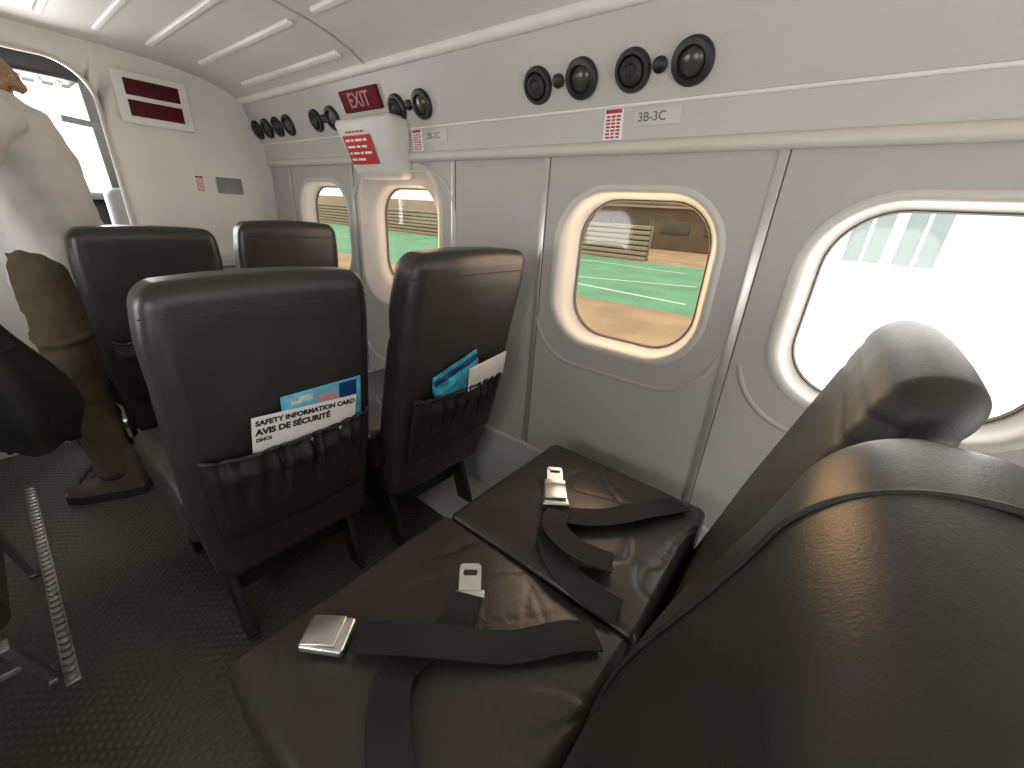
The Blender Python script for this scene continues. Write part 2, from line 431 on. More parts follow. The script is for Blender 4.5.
# ------------------------------------------------------------------ seats
def sm(t): t = max(0, min(1, t)); return t*t*(3-2*t)
def dome(W, xl, yl): return .022*max(0, 1-(xl/W)**2)*max(0, 1-(yl/.235)**2)
SEATS = {}
def make_seat(key, x, y, w, shear, top, label, pocket=True, legm='leg', seed=0, cx=None, cw=None, cfront=None, thin=0.0, ribbed=False, legs=None, zb=.29, r=.048, taper=.05, pz=0.0, seams=(), hy=.055):
    root = empty('passenger_seat', (x, y+.3, 0), label, 'seat', 'black leather cabin seats')
    W = w/2; hz = (top-zb)/2; zc = (top+zb)/2
    near = key[0] == '3'
    cx = x if cx is None else cx; CW = (w if cw is None else cw)/2
    yc = (y+.085+.235) if cfront is None else cfront-.235
    SEATS[key] = (x, y, W, shear, top, cx, CW, yc)
    def fb(p):
        u = (p.z+hz)/(2*hz)
        k = (1-taper+taper*sm(u/.4))*(1-(.015 if ribbed else .03 if near else .045)*sm((u-.82)/.18)**1.5)
        z = zc+p.z; xo = 0
        yy = p.y; side = p.y/hy; ax = min(1, abs(p.x)/W); e = max(0, 1-ax**2)
        if near:
            yy = hy-(hy-p.y)*(1-thin*sm((u-.25)/.7))
            if p.y > 0: yy += (.010 if ribbed else .030)*e**.5*math.exp(-((u-.50)/.27)**2)
            if not ribbed:
                yy -= .014*ax**3.2*side
                z -= .006*ax**3*sm((u-.80)/.2)
        else:
            yy = p.y*(1-.12*sm((u-.6)/.4))
            if p.y > 0:
                yy += .02*e*math.exp(-((u-.45)/.25)**2) + .022*sm((u-.74)/.10)*(.4+.6*e) - .008*math.exp(-((u-.735)/.018)**2)
            else:
                yy += -.002*e*sm((u-.86)/.03)*(1-sm((u-.93)/.07)) - .003*e*math.exp(-((u-.6)/.2)**2)
        if ribbed:
            for (uc, am) in ((.872, .0022), (.925, .0020)):
                q = u-uc-.003*math.sin(p.x/W*2.2+uc*40)
                gk = am*math.exp(-(q/.0075)**2)
                yy -= gk*side
                xo -= (1 if p.x > 0 else -1)*gk*.9*sm((ax-.6)/.35)
        f_ = .40 if near else .7
        nv = f_*(noise.noise(V((p.x*7+seed, p.y*9, p.z*7)))*.005 + noise.noise(V((p.x*22+seed, p.y*22, p.z*15+seed)))*.0010)
        z += .010*(1-(p.x/W)**2)*sm((u-.9)/.1)
        return V((x+p.x*k*(1+nv)+xo, y+.11-hy+yy+nv*.8-shear*(z-.29), z))
    mb = MB(); mb.rbox((0, 0, 0), (W, hy, hz), r, 8, (24, 4 if ribbed else 3, 110 if near else 60), fb)
    bk = mb.build('backrest', M['satin'] if ribbed else M['leather'], root, 0)
    for p in bk.data.polygons: p.use_smooth = True
    for xl in seams:
        path = []; c_ = 1.0; o_ = .0022
        for i in range(33): path.append(V((xl, -hy-o_, -hz+.06+(2*hz-r-.06)*i/32)))
        for i in range(1, 32):
            a = PI*i/32; path.append(V((xl, -(hy-r)*math.cos(a)-(r+o_)*math.cos(a), hz-r+(r+o_)*math.sin(a))))
        for i in range(65): path.append(V((xl, hy+o_, hz-r-(2*hz-r-.06)*i/64)))
        mb = MB(); mb.tube([fb(p) for p in path], .0028, 8); mb.build('piping', M['piping'], bk)
    if not near:
        path = [fb(V((-W*.995+2*W*.995*i/40, -hy*1.02 if abs(-1+2*i/40) < .86 else -hy*1.02+(abs(-1+2*i/40)-.86)*.16, hz-.056))) for i in range(41)]
        mb = MB(); mb.tube(path, .0015, 7); mb.build('piping', M['piping'], bk)
    def fc(p):
        z = p.z
        if p.z > 0: z += dome(CW, p.x, p.y)*p.z/.065
        q = V((p.x*6+seed*3, p.y*6, seed)); nv = noise.noise(q)*.0020
        rid = abs(noise.noise(V((p.x*5+seed, p.y*8+p.x*5, seed*2)))); nv -= .0034*max(0, 1-rid/.045)**2
        rid = abs(noise.noise(V((p.x*9-p.y*8+seed, p.y*5, seed*5)))); nv -= .0020*max(0, 1-rid/.05)**2
        nv *= max(0, 1-(abs(p.x)/(CW+.006))**6)
        if p.z < .03: nv *= .3
        return V((cx+p.x, yc+p.y, .390+z+nv))
    mb = MB(); mb.rbox((0, 0, 0), (CW+(.001 if near else 0), .235, .070), .020 if near else .026, 6, (70, 70, 3), fc)
    cu = mb.build('cushion', M['cushion'], root, 0)
    for p in cu.data.polygons: p.use_smooth = True
    mb = MB(); mb.tube([fc(V((-CW+.03+(2*CW-.06)*i/20, .235, -.01))) for i in range(21)], .0025, 7); mb.build('front_seam', M['piping'], cu)
    mb = MB(); mb.box(cx-CW+.02, cx+CW-.02, y+.06, yc+.20, .302, .324, .004); mb.build('seat_pan', M[legm], root)
    if not legs:
        mb = MB(); mb.rbox((cx, y+.29, .20), (CW-.060, .18, .108), .02, 3); mb.build('base_box', M['blk'], root)
    for sx in (-1, 1):
        xs = x+sx*(W-(.02 if legs else .055))
        for (ya, yb) in (legs or ((y+.15, y+.05), (y+.46, y+.50))):
            mb = MB(); mb.bar((xs, ya, .318), (xs, yb, .008), *((.016, .024) if legs else (.020, .066)))
            mb.rbox((xs, yb, .008), (.010, .022 if legs else .040, .007), .004); mb.build('leg', M[legm], root)
    if legs:
        yy = (legs[0][0]+legs[0][1])/2
        mb = MB(); mb.bar((x-W+.03, yy, .17), (x+W-.03, yy, .17), .016, .02); mb.build('stretcher', M[legm], root)
    if pocket:
        nx, nz = 120, 18; rows = []
        za, zb_ = .378+pz, .622+pz
        for j in range(nz+1):
            tt = j/nz; row = []
            for i in range(nx+1):
                u = i/nx; e = (math.sin(PI*u))**.35 if 0 < u < 1 else 0
                ph = u*62+4.0*noise.noise(V((u*5, seed, 0)))
                gath = math.sin(ph)*(.6+.8*noise.noise(V((u*9, seed, 1))))
                out = .012+.022*e*math.sin(PI*min(1, .08+.55*tt+.02))**.7
                out += e*(.0105*gath*sm((tt-.25)/.6) + .008*noise.noise(V((u*6, tt*3, seed))) + .010*math.exp(-((tt-.80)/.07)**2)-.002*sm((tt-.85)/.15))
                z = za+(zb_-za)*tt - .020*e*tt*tt + .0065*gath*tt**4 - .018*math.sin(PI*u)*(1-tt)
                if j == 0: out = .002
                row.append(V((x+(u-.5)*2*(W-.032)*(1-.04*(1-tt)), y-shear*(z-.29)-max(out, .006), z)))
            rows.append(row)
        mb = MB(); mb.loft(rows, False); pk = mb.build('seat_pocket', M['pocket'], root, 60)
        mb = MB(); mb.tube(rows[-1], .006, 8); mb.build('elastic_hem', M['pocket'], pk)
    return root

make_seat('3B', .285, .010, .43, .235, .970, 'nearest leather seat, its back and cushion filling the lower right foreground', False, seed=1, cx=.285, cw=.459, cfront=.568, thin=.0, seams=(.045,), hy=.080, r=.066)
make_seat('3C', .738, -.001, .435, .262, .996, 'leather seat by the glare window, its creased back rising above the nearest seat', False, seed=2.3, cx=.744, cw=.455, cfront=.560, thin=.0, ribbed=True, hy=.040, r=.037, taper=.02)
R2 = dict(zb=.225, r=.040, taper=.10)
make_seat('2B', .337, .945, .44, .125, .975, 'leather aisle seat with white lettered safety card in its ruffled back pocket', True, seed=3.1, **R2)
make_seat('2C', .810, .905, .44, .235, 1.02, 'leather window seat with turquoise packet in its ruffled back pocket', True, seed=4.7, pz=.010, **R2)
make_seat('1B', .362, 1.97, .42, .12, .995, 'front row leather seat beside the standing person', True, seed=5.9, **R2)
make_seat('1C', .835, 1.95, .42, .13, 1.025, 'front row leather seat by the windows, only its top showing', True, seed=7.7, **R2)
make_seat('2A', -.365, .96, .40, .13, 1.0, 'seat across the aisle, only its grey raked metal legs showing at left edge', False, 'greyleg', seed=8.8, legs=((1.02, 1.22), (1.46, 1.68)), zb=.42, r=.04)

# ------------------------------------------------------------------ cards and magazines in the pockets
def pocket_basis(key, ang):
    sh = SEATS[key][3]; n = math.sqrt(1+sh*sh)
    ex0 = V((1, 0, 0)); ez0 = V((0, -sh, 1))/n; en = V((0, -1, -sh))/n
    c, s = math.cos(ang), math.sin(ang)
    return ex0*c+ez0*s, ez0*c-ex0*s, en
def on_back(key, X, z, out):
    y, sh = SEATS[key][1], SEATS[key][3]; return V((X, y-sh*(z-.29)-out, z))
def leaflet(name, part, key, X, z, out, w, h, ang, m, label, cat, th=.0025):
    ex, ey, en = pocket_basis(key, ang); c = on_back(key, X, z, out)
    ctr = c-ey*h/2
    root = empty(name, ctr-ey*h/2, label, cat)
    mb = MB(); mb.plate(ctr, ex, ey, en, w, h, th, .0008); mb.build(part, m, root)
    return root, ctr, ex, ey, en, th
root, c, ex, ey, en, th = leaflet('safety_card', 'card', '2B', .370, .682, .019, .242, .108, -.085, M['white'], 'white safety card lettered in black, in the aisle seat back pocket', 'card')
mb = MB(); tl = c+ey*.054-ex*.114
mb.text('SAFETY INFORMATION CARD', .0172, tl-ey*.016, ex, ey, en, th+.0006, 'LEFT', .05)
mb.text('AVIS DE SÉCURITÉ', .0205, tl-ey*.0385, ex, ey, en, th+.0006, 'LEFT', .05)
mb.text('DHC6', .012, tl-ey*.058, ex, ey, en, th+.0006, 'LEFT', .05); mb.build('lettering', M['text'], root, 0)
root, c, ex, ey, en, th = leaflet('magazine', 'cover', '2B', .412, .718, .009, .195, .138, .0, M['blue'], 'blue magazine with navy square behind the white lettered card', 'magazine')
mb = MB(); mb.plate(c+ey*.042+ex*.062+en*th, ex, ey, en, .046, .042, .0006, .0002); mb.build('navy_square', M['navy'], root)
mb = MB(); mb.plate(c+ey*.034+ex*.008+en*th, ex, ey, en, .052, .028, .0006, .0002); mb.build('pink_patch', M['pink'], root)
mb = MB(); mb.plate(c+ey*.050-ex*.052+en*th, ex, ey, en, .050, .016, .0006, .0002); mb.build('pale_picture', M['pale'], root)
leaflet('paper_card', 'card', '2C', .892, .696, .026, .165, .09, .14, M['white'], 'small plain white card in the window seat back pocket', 'card')
ex, ey, en = pocket_basis('2C', .34); c = on_back('2C', .775, .654, .016)
root = empty('snack_packet', c-ey*.07, 'crumpled turquoise packet tilted in the window seat back pocket', 'packet')
def pf(p):
    q = noise.noise(V((p.x*28, p.y*28, 3)))*.013+noise.noise(V((p.x*60, p.y*60, 7)))*.006
    return c+ex*(p.x+q*.5)+ey*(p.y+q*.6)+en*(p.z*(1.2-abs(p.y)/.07)+q*.45)
mb = MB(); mb.rbox((0, 0, 0), (.085, .066, .007), .005, 2, (26, 26, 1), pf); mb.build('wrapper', M['turq'], root, 25)
mb = MB(); mb.rbox((0, 0, 0), (.083, .010, .002), .0015, 2, (26, 2, 1), lambda p: pf(V((p.x, p.y+.046, .0)))+en*(.007+p.z)); mb.build('dark_band', M['navy'], root)

# ------------------------------------------------------------------ lap belts
def ctop(key, X, Y):
    x, y, W, sh, top, cx, CW, yc = SEATS[key]; return .461+dome(CW, X-cx, Y-yc)
def strap_pts(key, pts):
    return cr([V((p[0], p[1], ctop(key, p[0], p[1])+.005+(p[2] if len(p) > 2 else 0))) for p in pts], 8)
def buckle(key, X, Y, d, root, lift=.016, k=1.0):
    d = V((d[0], d[1], 0)).normalized(); s = V((-d.y, d.x, 0)); c = V((X, Y, ctop(key, X, Y)+lift))
    mb = MB(); mb.rbox((0, 0, 0), (.036*k, .028*k, .010), .006, 3, 1, lambda p: c+d*p.x+s*p.y*(1+.08*p.x/.036)+V((0, 0, p.z*(1-.35*abs(p.x)/(.036*k))))); b = mb.build('buckle', M['chrome'], root)
    mb = MB(); mb.rbox((0, 0, 0), (.027*k, .025*k, .002), .002, 2, (6, 1, 1), lambda p: c+d*(p.x-.004)+s*p.y+V((0, 0, p.z+.0115+.05*(p.x+.01)-1.5*p.x*p.x))); mb.build('buckle_flap', M['chrome'], b)
def tongue(key, X, Y, d, root, lift=.02, tilt=.5):
    d = V((d[0], d[1], tilt)).normalized(); s = V((-d.y, d.x, 0)).normalized(); nn = d.cross(s); c = V((X, Y, ctop(key, X, Y)+lift))
    outer = rr(0, 0, .030, .020, .008, 5); inner = rr(.013, 0, .0055, .013, .004, 5)
    mb = MB(); mb.ringplate(outer, inner, (.013, 0), lambda p: c+d*p[0]+s*p[1], lambda p: c+d*p[0]+s*p[1]+nn*.0025)
    mb.rbox((0, 0, 0), (.008, .027, .004), .003, 2, 1, lambda p: c+d*(p.x-.026)+s*p.y+nn*(p.z+.0015)); mb.build('belt_tongue', M['chrome'], root)
b1 = empty('seat_belt', (.285, .25, .466), 'unfastened lap belt, silver buckle and tongue apart, on the near aisle cushion', 'seat belt', 'lap belts')
mb = MB(); mb.ribbon(strap_pts('3B', [(.470, .145, .004), (.425, .182, .010), (.35, .238, .004), (.285, .305, .018), (.245, .355, .024), (.20, .432, .006)]), .054); mb.build('strap', M['strap'], b1)
mb = MB(); mb.ribbon(strap_pts('3B', [(.09, .145), (.110, .20, .012), (.148, .272, .026), (.195, .328, .012), (.248, .342, .002), (.31, .325, .006), (.365, .348, .016)]), .056); mb.build('strap', M['strap'], b1)
buckle('3B', .172, .468, (.6, -.8), b1); tongue('3B', .392, .368, (.74, .67), b1, .018, .35)
b2 = empty('seat_belt', (.742, .25, .466), 'lap belt with buckle clipped, lying on the window seat cushion', 'seat belt', 'lap belts')
mb = MB(); mb.ribbon(strap_pts('3C', [(.536, .135, .006), (.530, .19, .010), (.540, .265, .016), (.588, .322, .018), (.650, .348, .012)]), .056); mb.build('strap', M['strap'], b2)
mb = MB(); mb.ribbon(strap_pts('3C', [(.925, .145, .002), (.865, .170, .012), (.79, .205, .020), (.725, .250, .014), (.680, .300, .012), (.655, .335, .016)]), .054); mb.build('strap', M['strap'], b2)
mb = MB(); mb.ribbon(strap_pts('3C', [(.655, .342, .020), (.625, .335, .028), (.595, .312, .032), (.590, .255, .022), (.618, .190, .010)]), .052); mb.build('loose_end', M['strap'], b2)
buckle('3C', .694, .380, (-.75, -.55), b2, .024, 1.05); tongue('3C', .766, .428, (.8, .55), b2, .022, .12)

# ------------------------------------------------------------------ overhead panel fittings
PN = V((-.918, 0, -.397)); PU = V((-.397, 0, .918)); PE = V((0, -1, 0))
def onpanel(y, z=1.442): return V((1.0435-(z-1.455)*.41, y, z))
K = .92
def vent(y, label):
    r = empty('air_vent', onpanel(y), label, 'air vent', 'overhead air vents')
    mb = MB(); mb.lathe(onpanel(y), PN, [(.047*K, -.004), (.047*K, .008), (.043*K, .014), (.035*K, .014), (.031*K, .006)], 32); mb.build('flange', M['blk'], r)
    mb = MB(); mb.lathe(onpanel(y)+PN*.006, PN, [(.031*K, 0), (.029*K, .010), (.020*K, .016), (.012, .012), (.006, .014)], 28); mb.build('nozzle', M['nozzle'], r)
def lamp(y, label):
    r = empty('reading_lamp', onpanel(y), label, 'reading lamp', 'overhead reading lamps')
    mb = MB(); mb.lathe(onpanel(y), PN, [(.048*K, -.004), (.048*K, .010), (.044*K, .015), (.033*K, .016), (.029*K, .006)], 32); mb.build('ring', M['blk'], r)
    mb = MB(); mb.lathe(onpanel(y)+PN*.003, PN, [(.030*K, 0), (.027*K, .006), (.018, .009), (.004, .010)], 28); mb.build('lens', M['lens'], r)
def button(y, label):
    mb = MB(); mb.lathe(onpanel(y, 1.445), PN, [(.016, -.003), (.016, .008), (.012, .012), (.004, .013)], 20)
    tag(mb.build('call_button', M['blk']), label, 'button', 'overhead call buttons')
for (yv, yb, yl, where) in ((.511, .447, .376, 'directly above the 3B-3C row label'), (.781, .715, .646, 'left of the red placard near the 3B-3C label'),
                            (1.395, 1.33, 1.26, 'just right of the red exit sign'), (1.965, 1.90, 1.83, 'just left of the red exit sign'),
                            (2.34, None, 2.225, 'second group out from the front bulkhead'), (2.57, None, 2.455, 'nearest the front bulkhead')):
    vent(yv, 'black round air vent '+where); lamp(yl, 'black ringed reading lamp '+where)
    if yb: button(yb, 'small black button '+where)

r = empty('exit_sign', onpanel(1.59, 1.44), 'dark red EXIT sign on the overhead panel above the exit window', 'sign')
c = onpanel(1.59, 1.482); mb = MB(); mb.plate(c, PE, PU, PN, .24, .072, .014, .004); mb.build('sign_box', M['red'], r)
mb = MB(); mb.text('EXIT', .066, c, PE, PU, PN, .0146); mb.build('lettering', M['exitletters'], r, 0)

def cover_fn(p): return V((1.055+p.x*(1+.25*p.z/.10)-(p.z)*.30, 1.545+p.y*(1-.12*(-p.z/.10)), 1.318+p.z))
r = empty('exit_handle_cover', (1.05, 1.545, 1.215), 'white moulded exit handle cover with red placard above the exit window', 'cover')
mb = MB(); mb.rbox((0, 0, 0), (.045, .165, .100), .028, 5, 2, cover_fn); mb.build('housing', M['cover'], r)
cn = V((-1, 0, -.40)).normalized(); cu = V((-.40, 0, 1)).normalized()
pc = V((1.0085, 1.585, 1.312)); mb = MB(); mb.plate(pc, PE, cu, cn, .18, .10, .0015, .0005); pl = mb.build('red_placard', M['placred'], r)
mb = MB()
for k, words in enumerate(((.030, .018, .044, .022), (.052, .026, .034), (.016, .040, .020, .046), (.034, .050))):
    q = -.078
    for wd in words:
        mb.plate(pc+cu*(.034-.022*k)+PE*(q+wd/2)+cn*.0016, PE, cu, cn, wd, .008, .0005, .0002); q += wd+.009
mb.build('print', M['white'], pl)
mb = MB()
for k in range(5): mb.plate(pc+cu*.062+PE*(-.05+.025*k)+cn*.002, PE, cu, cn, .013, .006, .0006, .0002)
mb.build('print', M['placred'], r)

WN = V((-1, 0, -.12)).normalized(); WU = V((-.12, 0, 1)).normalized()
def onupper(y, z): return V((1.0890-(z-1.308)*.128, y, z))
def row_label(y, txt, label):
    r = empty('row_label', onupper(y, 1.335), label, 'label'); c = onupper(y, 1.354)
    mb = MB(); mb.plate(c, PE, WU, WN, .115, .034, .0015, .0005); mb.build('plate', M['label'], r)
    mb = MB(); mb.text(txt, .027, c+V((0, .012, 0)), PE, WU, WN, .0016); mb.build('lettering', M['greytext'], r, 0)
row_label(.450, '3B-3C', 'grey row label reading 3B-3C'); row_label(1.235, '2B-2C', 'grey row label reading 2B-2C')
def placard(c, ex, ey, en, label, w=.052, h=.068):
    r = empty('placard', c-ey*h/2, label, 'placard'); mb = MB(); mb.plate(c-en*.001, ex, ey, en, w, h, .002, .0003); mb.build('sheet', M['white'], r)
    mb = MB(); n = 7
    mb.plate(c+ey*h*.40+en*.001, ex, ey, en, w*.84, h*.12, .0005, .0002)
    for k in range(n):
        for q in range(3):
            mb.plate(c+ey*h*(.24-.11*k)+ex*w*(-.27+.27*q)+en*.001, ex, ey, en, w*(.22 if (k*3+q) % 4 else .16), h*.065, .0005, .0002)
    mb.build('print', M['placred'], r)
placard(onupper(.562, 1.345), PE, WU, WN, 'red and white placard beside the 3B-3C label')
placard(onupper(1.335, 1.345), PE, WU, WN, 'red and white placard beside the 2B-2C label')
BX, BZ, BN = V((1, 0, 0)), V((0, 0, 1)), V((0, -1, 0))
placard(V((.752, Y1, 1.165)), BX, BZ, BN, 'small red and white placard on the front bulkhead', .04, .075)
mb = MB(); mb.plate(V((.882, Y1+.002, 1.165)), BX, BZ, BN, .115, .075, .006, .001)
tag(mb.build('data_plate', M['plate']), 'plain grey rectangular plate on the front bulkhead', 'plate')
r = empty('warning_sign', (.64, Y1, 1.38), 'white framed sign with two dark red lenses on the bulkhead', 'sign')
c = V((.642, Y1, 1.482)); mb = MB(); mb.plate(c, BX, BZ, BN, .262, .196, .026, .009); mb.build('sign_frame', M['rib'], r)
for dz in (.040, -.038):
    mb = MB(); mb.plate(c+V((0, -.025, dz)), BX, BZ, BN, .190, .060, .004, .001); mb.build('red_lens', M['signred'], r)
r = empty('literature_box', (.80, Y1-.06, .70), 'pale blue grey box on the bulkhead between the front seats', 'box')
mb = MB(); mb.box(.69, .91, Y1-.10, Y1+.002, .70, .82, .01); mb.build('case', mat('pale_blue_box', (.42, .50, .55), .5), r)
mb = MB(); mb.box(.70, .90, Y1-.104, Y1-.098, .77, .782, .002); mb.build('catch', M['plate'], r)

# ------------------------------------------------------------------ person (faces the far side, stooping under the low ceiling)
PY = 2.27
person = empty('person', (.07, PY, 0), 'person in off-white top and brown trousers stooping in the aisle by the cockpit door', 'person')
def torso(mb, rows):
    R = []
    for (x, z, rx, ry) in rows:
        R.append([V((x+rx*math.cos(a), PY+ry*math.sin(a), z)) for a in [2*PI*k/28 for k in range(28)]])
    mb.loft(R, True, True, True)
shN, elN, wrN = V((.095, PY-.160, 1.30)), V((-.01, PY-.245, 1.075)), V((-.105, 1.885, .905))
shF, elF, wrF = V((.105, PY+.160, 1.31)), V((-.07, PY+.200, 1.10)), V((-.29, PY+.16, 1.15))
hpN, knN, anN = V((.115, PY-.085, .83)), V((.085, PY-.18, .47)), V((.085, 1.985, .10))
hpF, knF, anF = V((.115, PY+.085, .83)), V((.115, PY+.15, .47)), V((.115, PY+.19, .10))
mb = MB()
torso(mb, [(.13, .78, .095, .135), (.145, .88, .10, .14), (.155, 1.0, .09, .125), (.155, 1.12, .10, .14), (.14, 1.25, .092, .15), (.115, 1.34, .065, .10)])
mb.limb([(.115, PY, 1.33), (.075, PY, 1.405), (.045, PY, 1.44)], [.056, .052, .055])
mb.ball((.035, PY, 1.487), (.098, .076, .095)); mb.ball((-.02, PY, 1.435), (.05, .05, .05))
mb.limb([(-.062, PY, 1.475), (-.082, PY, 1.452)], [.010, .014])
for s in (-1, 1): mb.ball((.04, PY+s*.078, 1.47), (.018, .010, .030))
for (a, b, c_) in ((shN, elN, wrN), (shF, elF, wrF)): mb.limb([a, b, c_], [.048, .038, .026])
for (a, b, c_) in ((hpN, knN, anN), (hpF, knF, anF)): mb.limb([a, b, c_], [.078, .050, .034])
for an_, d in ((anN, V((-.14, .07, 0))), (anF, V((-.06, .12, 0)))):
    mb.limb([an_+V((0, 0, -.02)), an_+d*.5+V((0, 0, -.055)), an_+d+V((0, 0, -.072))], [.030, .024, .016])
for w_, hd, sd in ((wrN, V((-.22, -.28, -.93)).normalized(), V((1, 0, -.2)).normalized()), (wrF, V((-1, 0, 0)), V((0, 1, 0)))):
    pn = hd.cross(sd).normalized()
    mb.limb([w_, w_+hd*.05, w_+hd*.085], [.026, .028, .024])
    for k, dy in enumerate((-.031, -.0105, .0105, .031)):
        mb.ball(w_+hd*.06+sd*dy, .019)
        L = (.030, .036, .034, .026)[k]; p0 = w_+hd*.098+sd*dy
        mb.limb([p0, p0+hd*L+pn*.006, p0+hd*L*1.5+pn*.026, p0+hd*L*1.2+pn*.045], [.0095, .009, .0085, .007])
    mb.limb([w_+hd*.03-sd*.022+pn*.006, w_+hd*.055-sd*.048+pn*.018, w_+hd*.09-sd*.046+pn*.034], [.013, .011, .009])
mb.build('body', M['skin'], person, 40, .007)
mb = MB()
torso(mb, [(.145, .775, .136, .174), (.155, .86, .138, .174), (.168, .97, .134, .164), (.168, 1.10, .130, .164), (.158, 1.24, .124, .170), (.144, 1.33, .104, .142), (.105, 1.378, .066, .075)])
for (a, b, c_) in ((shN, elN, wrN), (shF, elF, wrF)):
    mb.limb([a+V((.02, 0, 0)), a, b, b+(c_-b)*.9], [.068, .068, .054, .038])
mb.build('shirt', M['shirt'], person, 40, .007, .024, .085, 8)
mb = MB()
torso(mb, [(.13, .76, .112, .155), (.14, .86, .120, .158), (.145, .90, .116, .154)])
for (a, b, c_) in ((hpN, knN, anN), (hpF, knF, anF)):
    mb.limb([a, b, c_+V((.0, 0, .02))], [.100, .074, .060])
    for t_ in (.18, .30, .62, .70, .80, .90):
        q = (a+(b-a)*t_*2) if t_ < .5 else (b+(c_-b)*(t_-.5)*2)
        rad = .090 if t_ < .5 else .069-.012*(t_-.5)*2
        mb.tube([q+V((rad*math.cos(w_), rad*math.sin(w_), .014*math.sin(w_*2+t_*9))) for w_ in [2*PI*k/16 for k in range(16)]], .009, 6, True)
mb.build('trousers', M['trousers'], person, 40, .007, .016, .07, 6)
mb = MB(); R = []
for (z, a_) in ((.745, 0), (.745, .004), (.770, .004), (.770, 0)):
    R.append([V((.135+(.114+a_)*math.cos(q), PY+(.156+a_)*math.sin(q), z)) for q in [2*PI*k/32 for k in range(32)]])
mb.loft(R+[R[0]]); mb.build('waist_belt', M['belt'], person)
for an_, d in ((anN, V((-.9, .44, 0))), (anF, V((-.45, .89, 0)))):
    d.normalize(); s = V((-d.y, d.x, 0)); o0 = V((an_.x, an_.y, 0))-d*.055; L = .19
    rings = []; srings = []
    for i in range(15):
        u = i/14; wd = (.046-.006*math.exp(-((u-.45)/.2)**2))*(math.sin(PI*min(1, .14+u*.82))**.4)+.004
        hgt = .130*(1-sm((u-.36)/.28))+.062-.012*sm((u-.8)/.2)
        if i == 0: hgt = .125
        rings.append([o0+d*(u*(L+.04)-.02)+s*wd*math.cos(a)*(1-.12*max(0, math.sin(a)))+V((0, 0, .026+max(0, math.sin(a))*hgt*.95)) for a in [2*PI*k/18 for k in range(18)]])
        srings.append([o0+d*(u*(L+.05)-.025)+s*(wd+.005)*q+V((0, 0, z)) for q, z in ((-1, .001), (1, .001), (1, .032), (-1, .032))])
    mb = MB(); mb.loft(rings, True, True, True); sh = mb.build('boot', M['shoe'], person, 60)
    mb = MB(); mb.loft(srings, True, True, True); mb.build('sole', M['sole'], sh)
    mb = MB()
    for k in range(4):
        q = o0+d*(.100+.022*k); hh_ = .164-.024*k
        mb.tube([q+s*.024+V((0, 0, hh_-.012)), q+V((0, 0, hh_)), q-s*.024+V((0, 0, hh_-.012))], .0032, 6)
    mb.build('lace', M['sole'], sh)
mb = MB(); hc = V((.045, PY, 1.492)); mb.ball(hc+V((.012, 0, .012)), (.102, .086, .094)); mb.ball(hc+V((.055, 0, -.03)), (.065, .075, .075))
for k in range(30):
    a = -1.25+2.5*k/29; p0 = hc+V((.080*math.cos(a)+.008, .068*math.sin(a), random.uniform(-.01, .02))); q = random.uniform(-.006, .008); q2 = random.uniform(-.008, .008)
    mb.tube(cr([p0, p0+V((.034, 0, -.025)), p0+V((.062+q, q2-.02*math.sin(a), -.060)), p0+V((.074+q*2, q2*1.6-.035*math.sin(a), -.100+q))], 5), [.016*(1-.5*i/15) for i in range(16)], 8)
mb.build('hair', M['hair'], person, 60, .005, .010, .02, 4)
for sy in (-1, 1):
    mb = MB(); mb.ball((-.052, PY+sy*.030, 1.488), (.010, .012, .009)); mb.build('eye', M['eye'], person)
mb = MB(); mb.rbox((-.068, PY, 1.420), (.007, .022, .005), .0045, 3); mb.build('mouth', M['lip'], person)

# black jacket hanging from the near hand
jk = empty('jacket', (-.05, 1.85, .36), 'black jacket hanging from the hand of the stooping person', 'jacket')
mb = MB(); rings = []
for i in range(34):
    t_ = i/33; z = .815-.47*t_
    tap = 1-.35*sm((t_-.72)/.28)
    rx = (.030+.082*sm(t_*1.5)+.008*t_)*tap; ry = (.026+.044*sm(t_*1.7))*tap
    cx_ = -.088+.026*t_; ring = []
    for k in range(72):
        a = 2*PI*k/72
        f = 1+(.04+.08*t_)*math.sin(5*a+1.3+.8*t_)+(.02+.04*t_)*math.sin(9*a+2.1-1.2*t_)
        ring.append(V((cx_+rx*f*math.cos(a), 1.845+ry*f*math.sin(a), z-.02*t_*math.sin(3*a+.5))))
    rings.append(ring)
mb.loft(rings, True, True, True); mb.build('coat_body', M['jacket'], jk, 60)
mb = MB(); mb.ribbon(cr([(-.12, 1.80, .70), (-.07, 1.782, .69), (-.03, 1.795, .70)], 6), .035, .012, (0, -1, .3)); mb.build('collar', M['jacket'], jk, 60)

# ------------------------------------------------------------------ cockpit beyond the doorway
mb = MB(); mb.loft([[V((x, Y1+.03, z)) for x, z in ce_full[1:-1]], [V((x, 3.15, z-.02)) for x, z in ce_full[1:-1]]], False)
struct(mb.build('trim_8', M['lining'], None, 30), 'grey cockpit roof lining beyond the doorway', 'roof lining')
r = empty('overhead_console', (.28, 3.0, 1.55), 'dark overhead switch console seen through the cockpit doorway', 'console')
mb = MB(); mb.rbox((.28, 3.02, 1.585), (.18, .13, .042), .02, 3); mb.build('housing', M['blk'], r)
for i in range(5):
    for j in range(2):
        mb = MB(); mb.lathe((.16+.06*i, 2.98+.08*j, 1.544), (0, 0, -1), [(.010, -.004), (.010, .01), (.005, .02)], 10); mb.build('switch', M['chrome'], r)
r = empty('windshield_frame', (.25, 3.5, .95), 'grey windshield frame of the cockpit', 'window frame')
for (x0, x1) in ((.25, .25), (.52, .62), (.88, .95), (-.38, -.45)):
    mb = MB(); mb.bar((x0, 3.2, 1.60), (x1, 3.75, 1.08), .045, .03); mb.build('post', M['ckpt'], r)
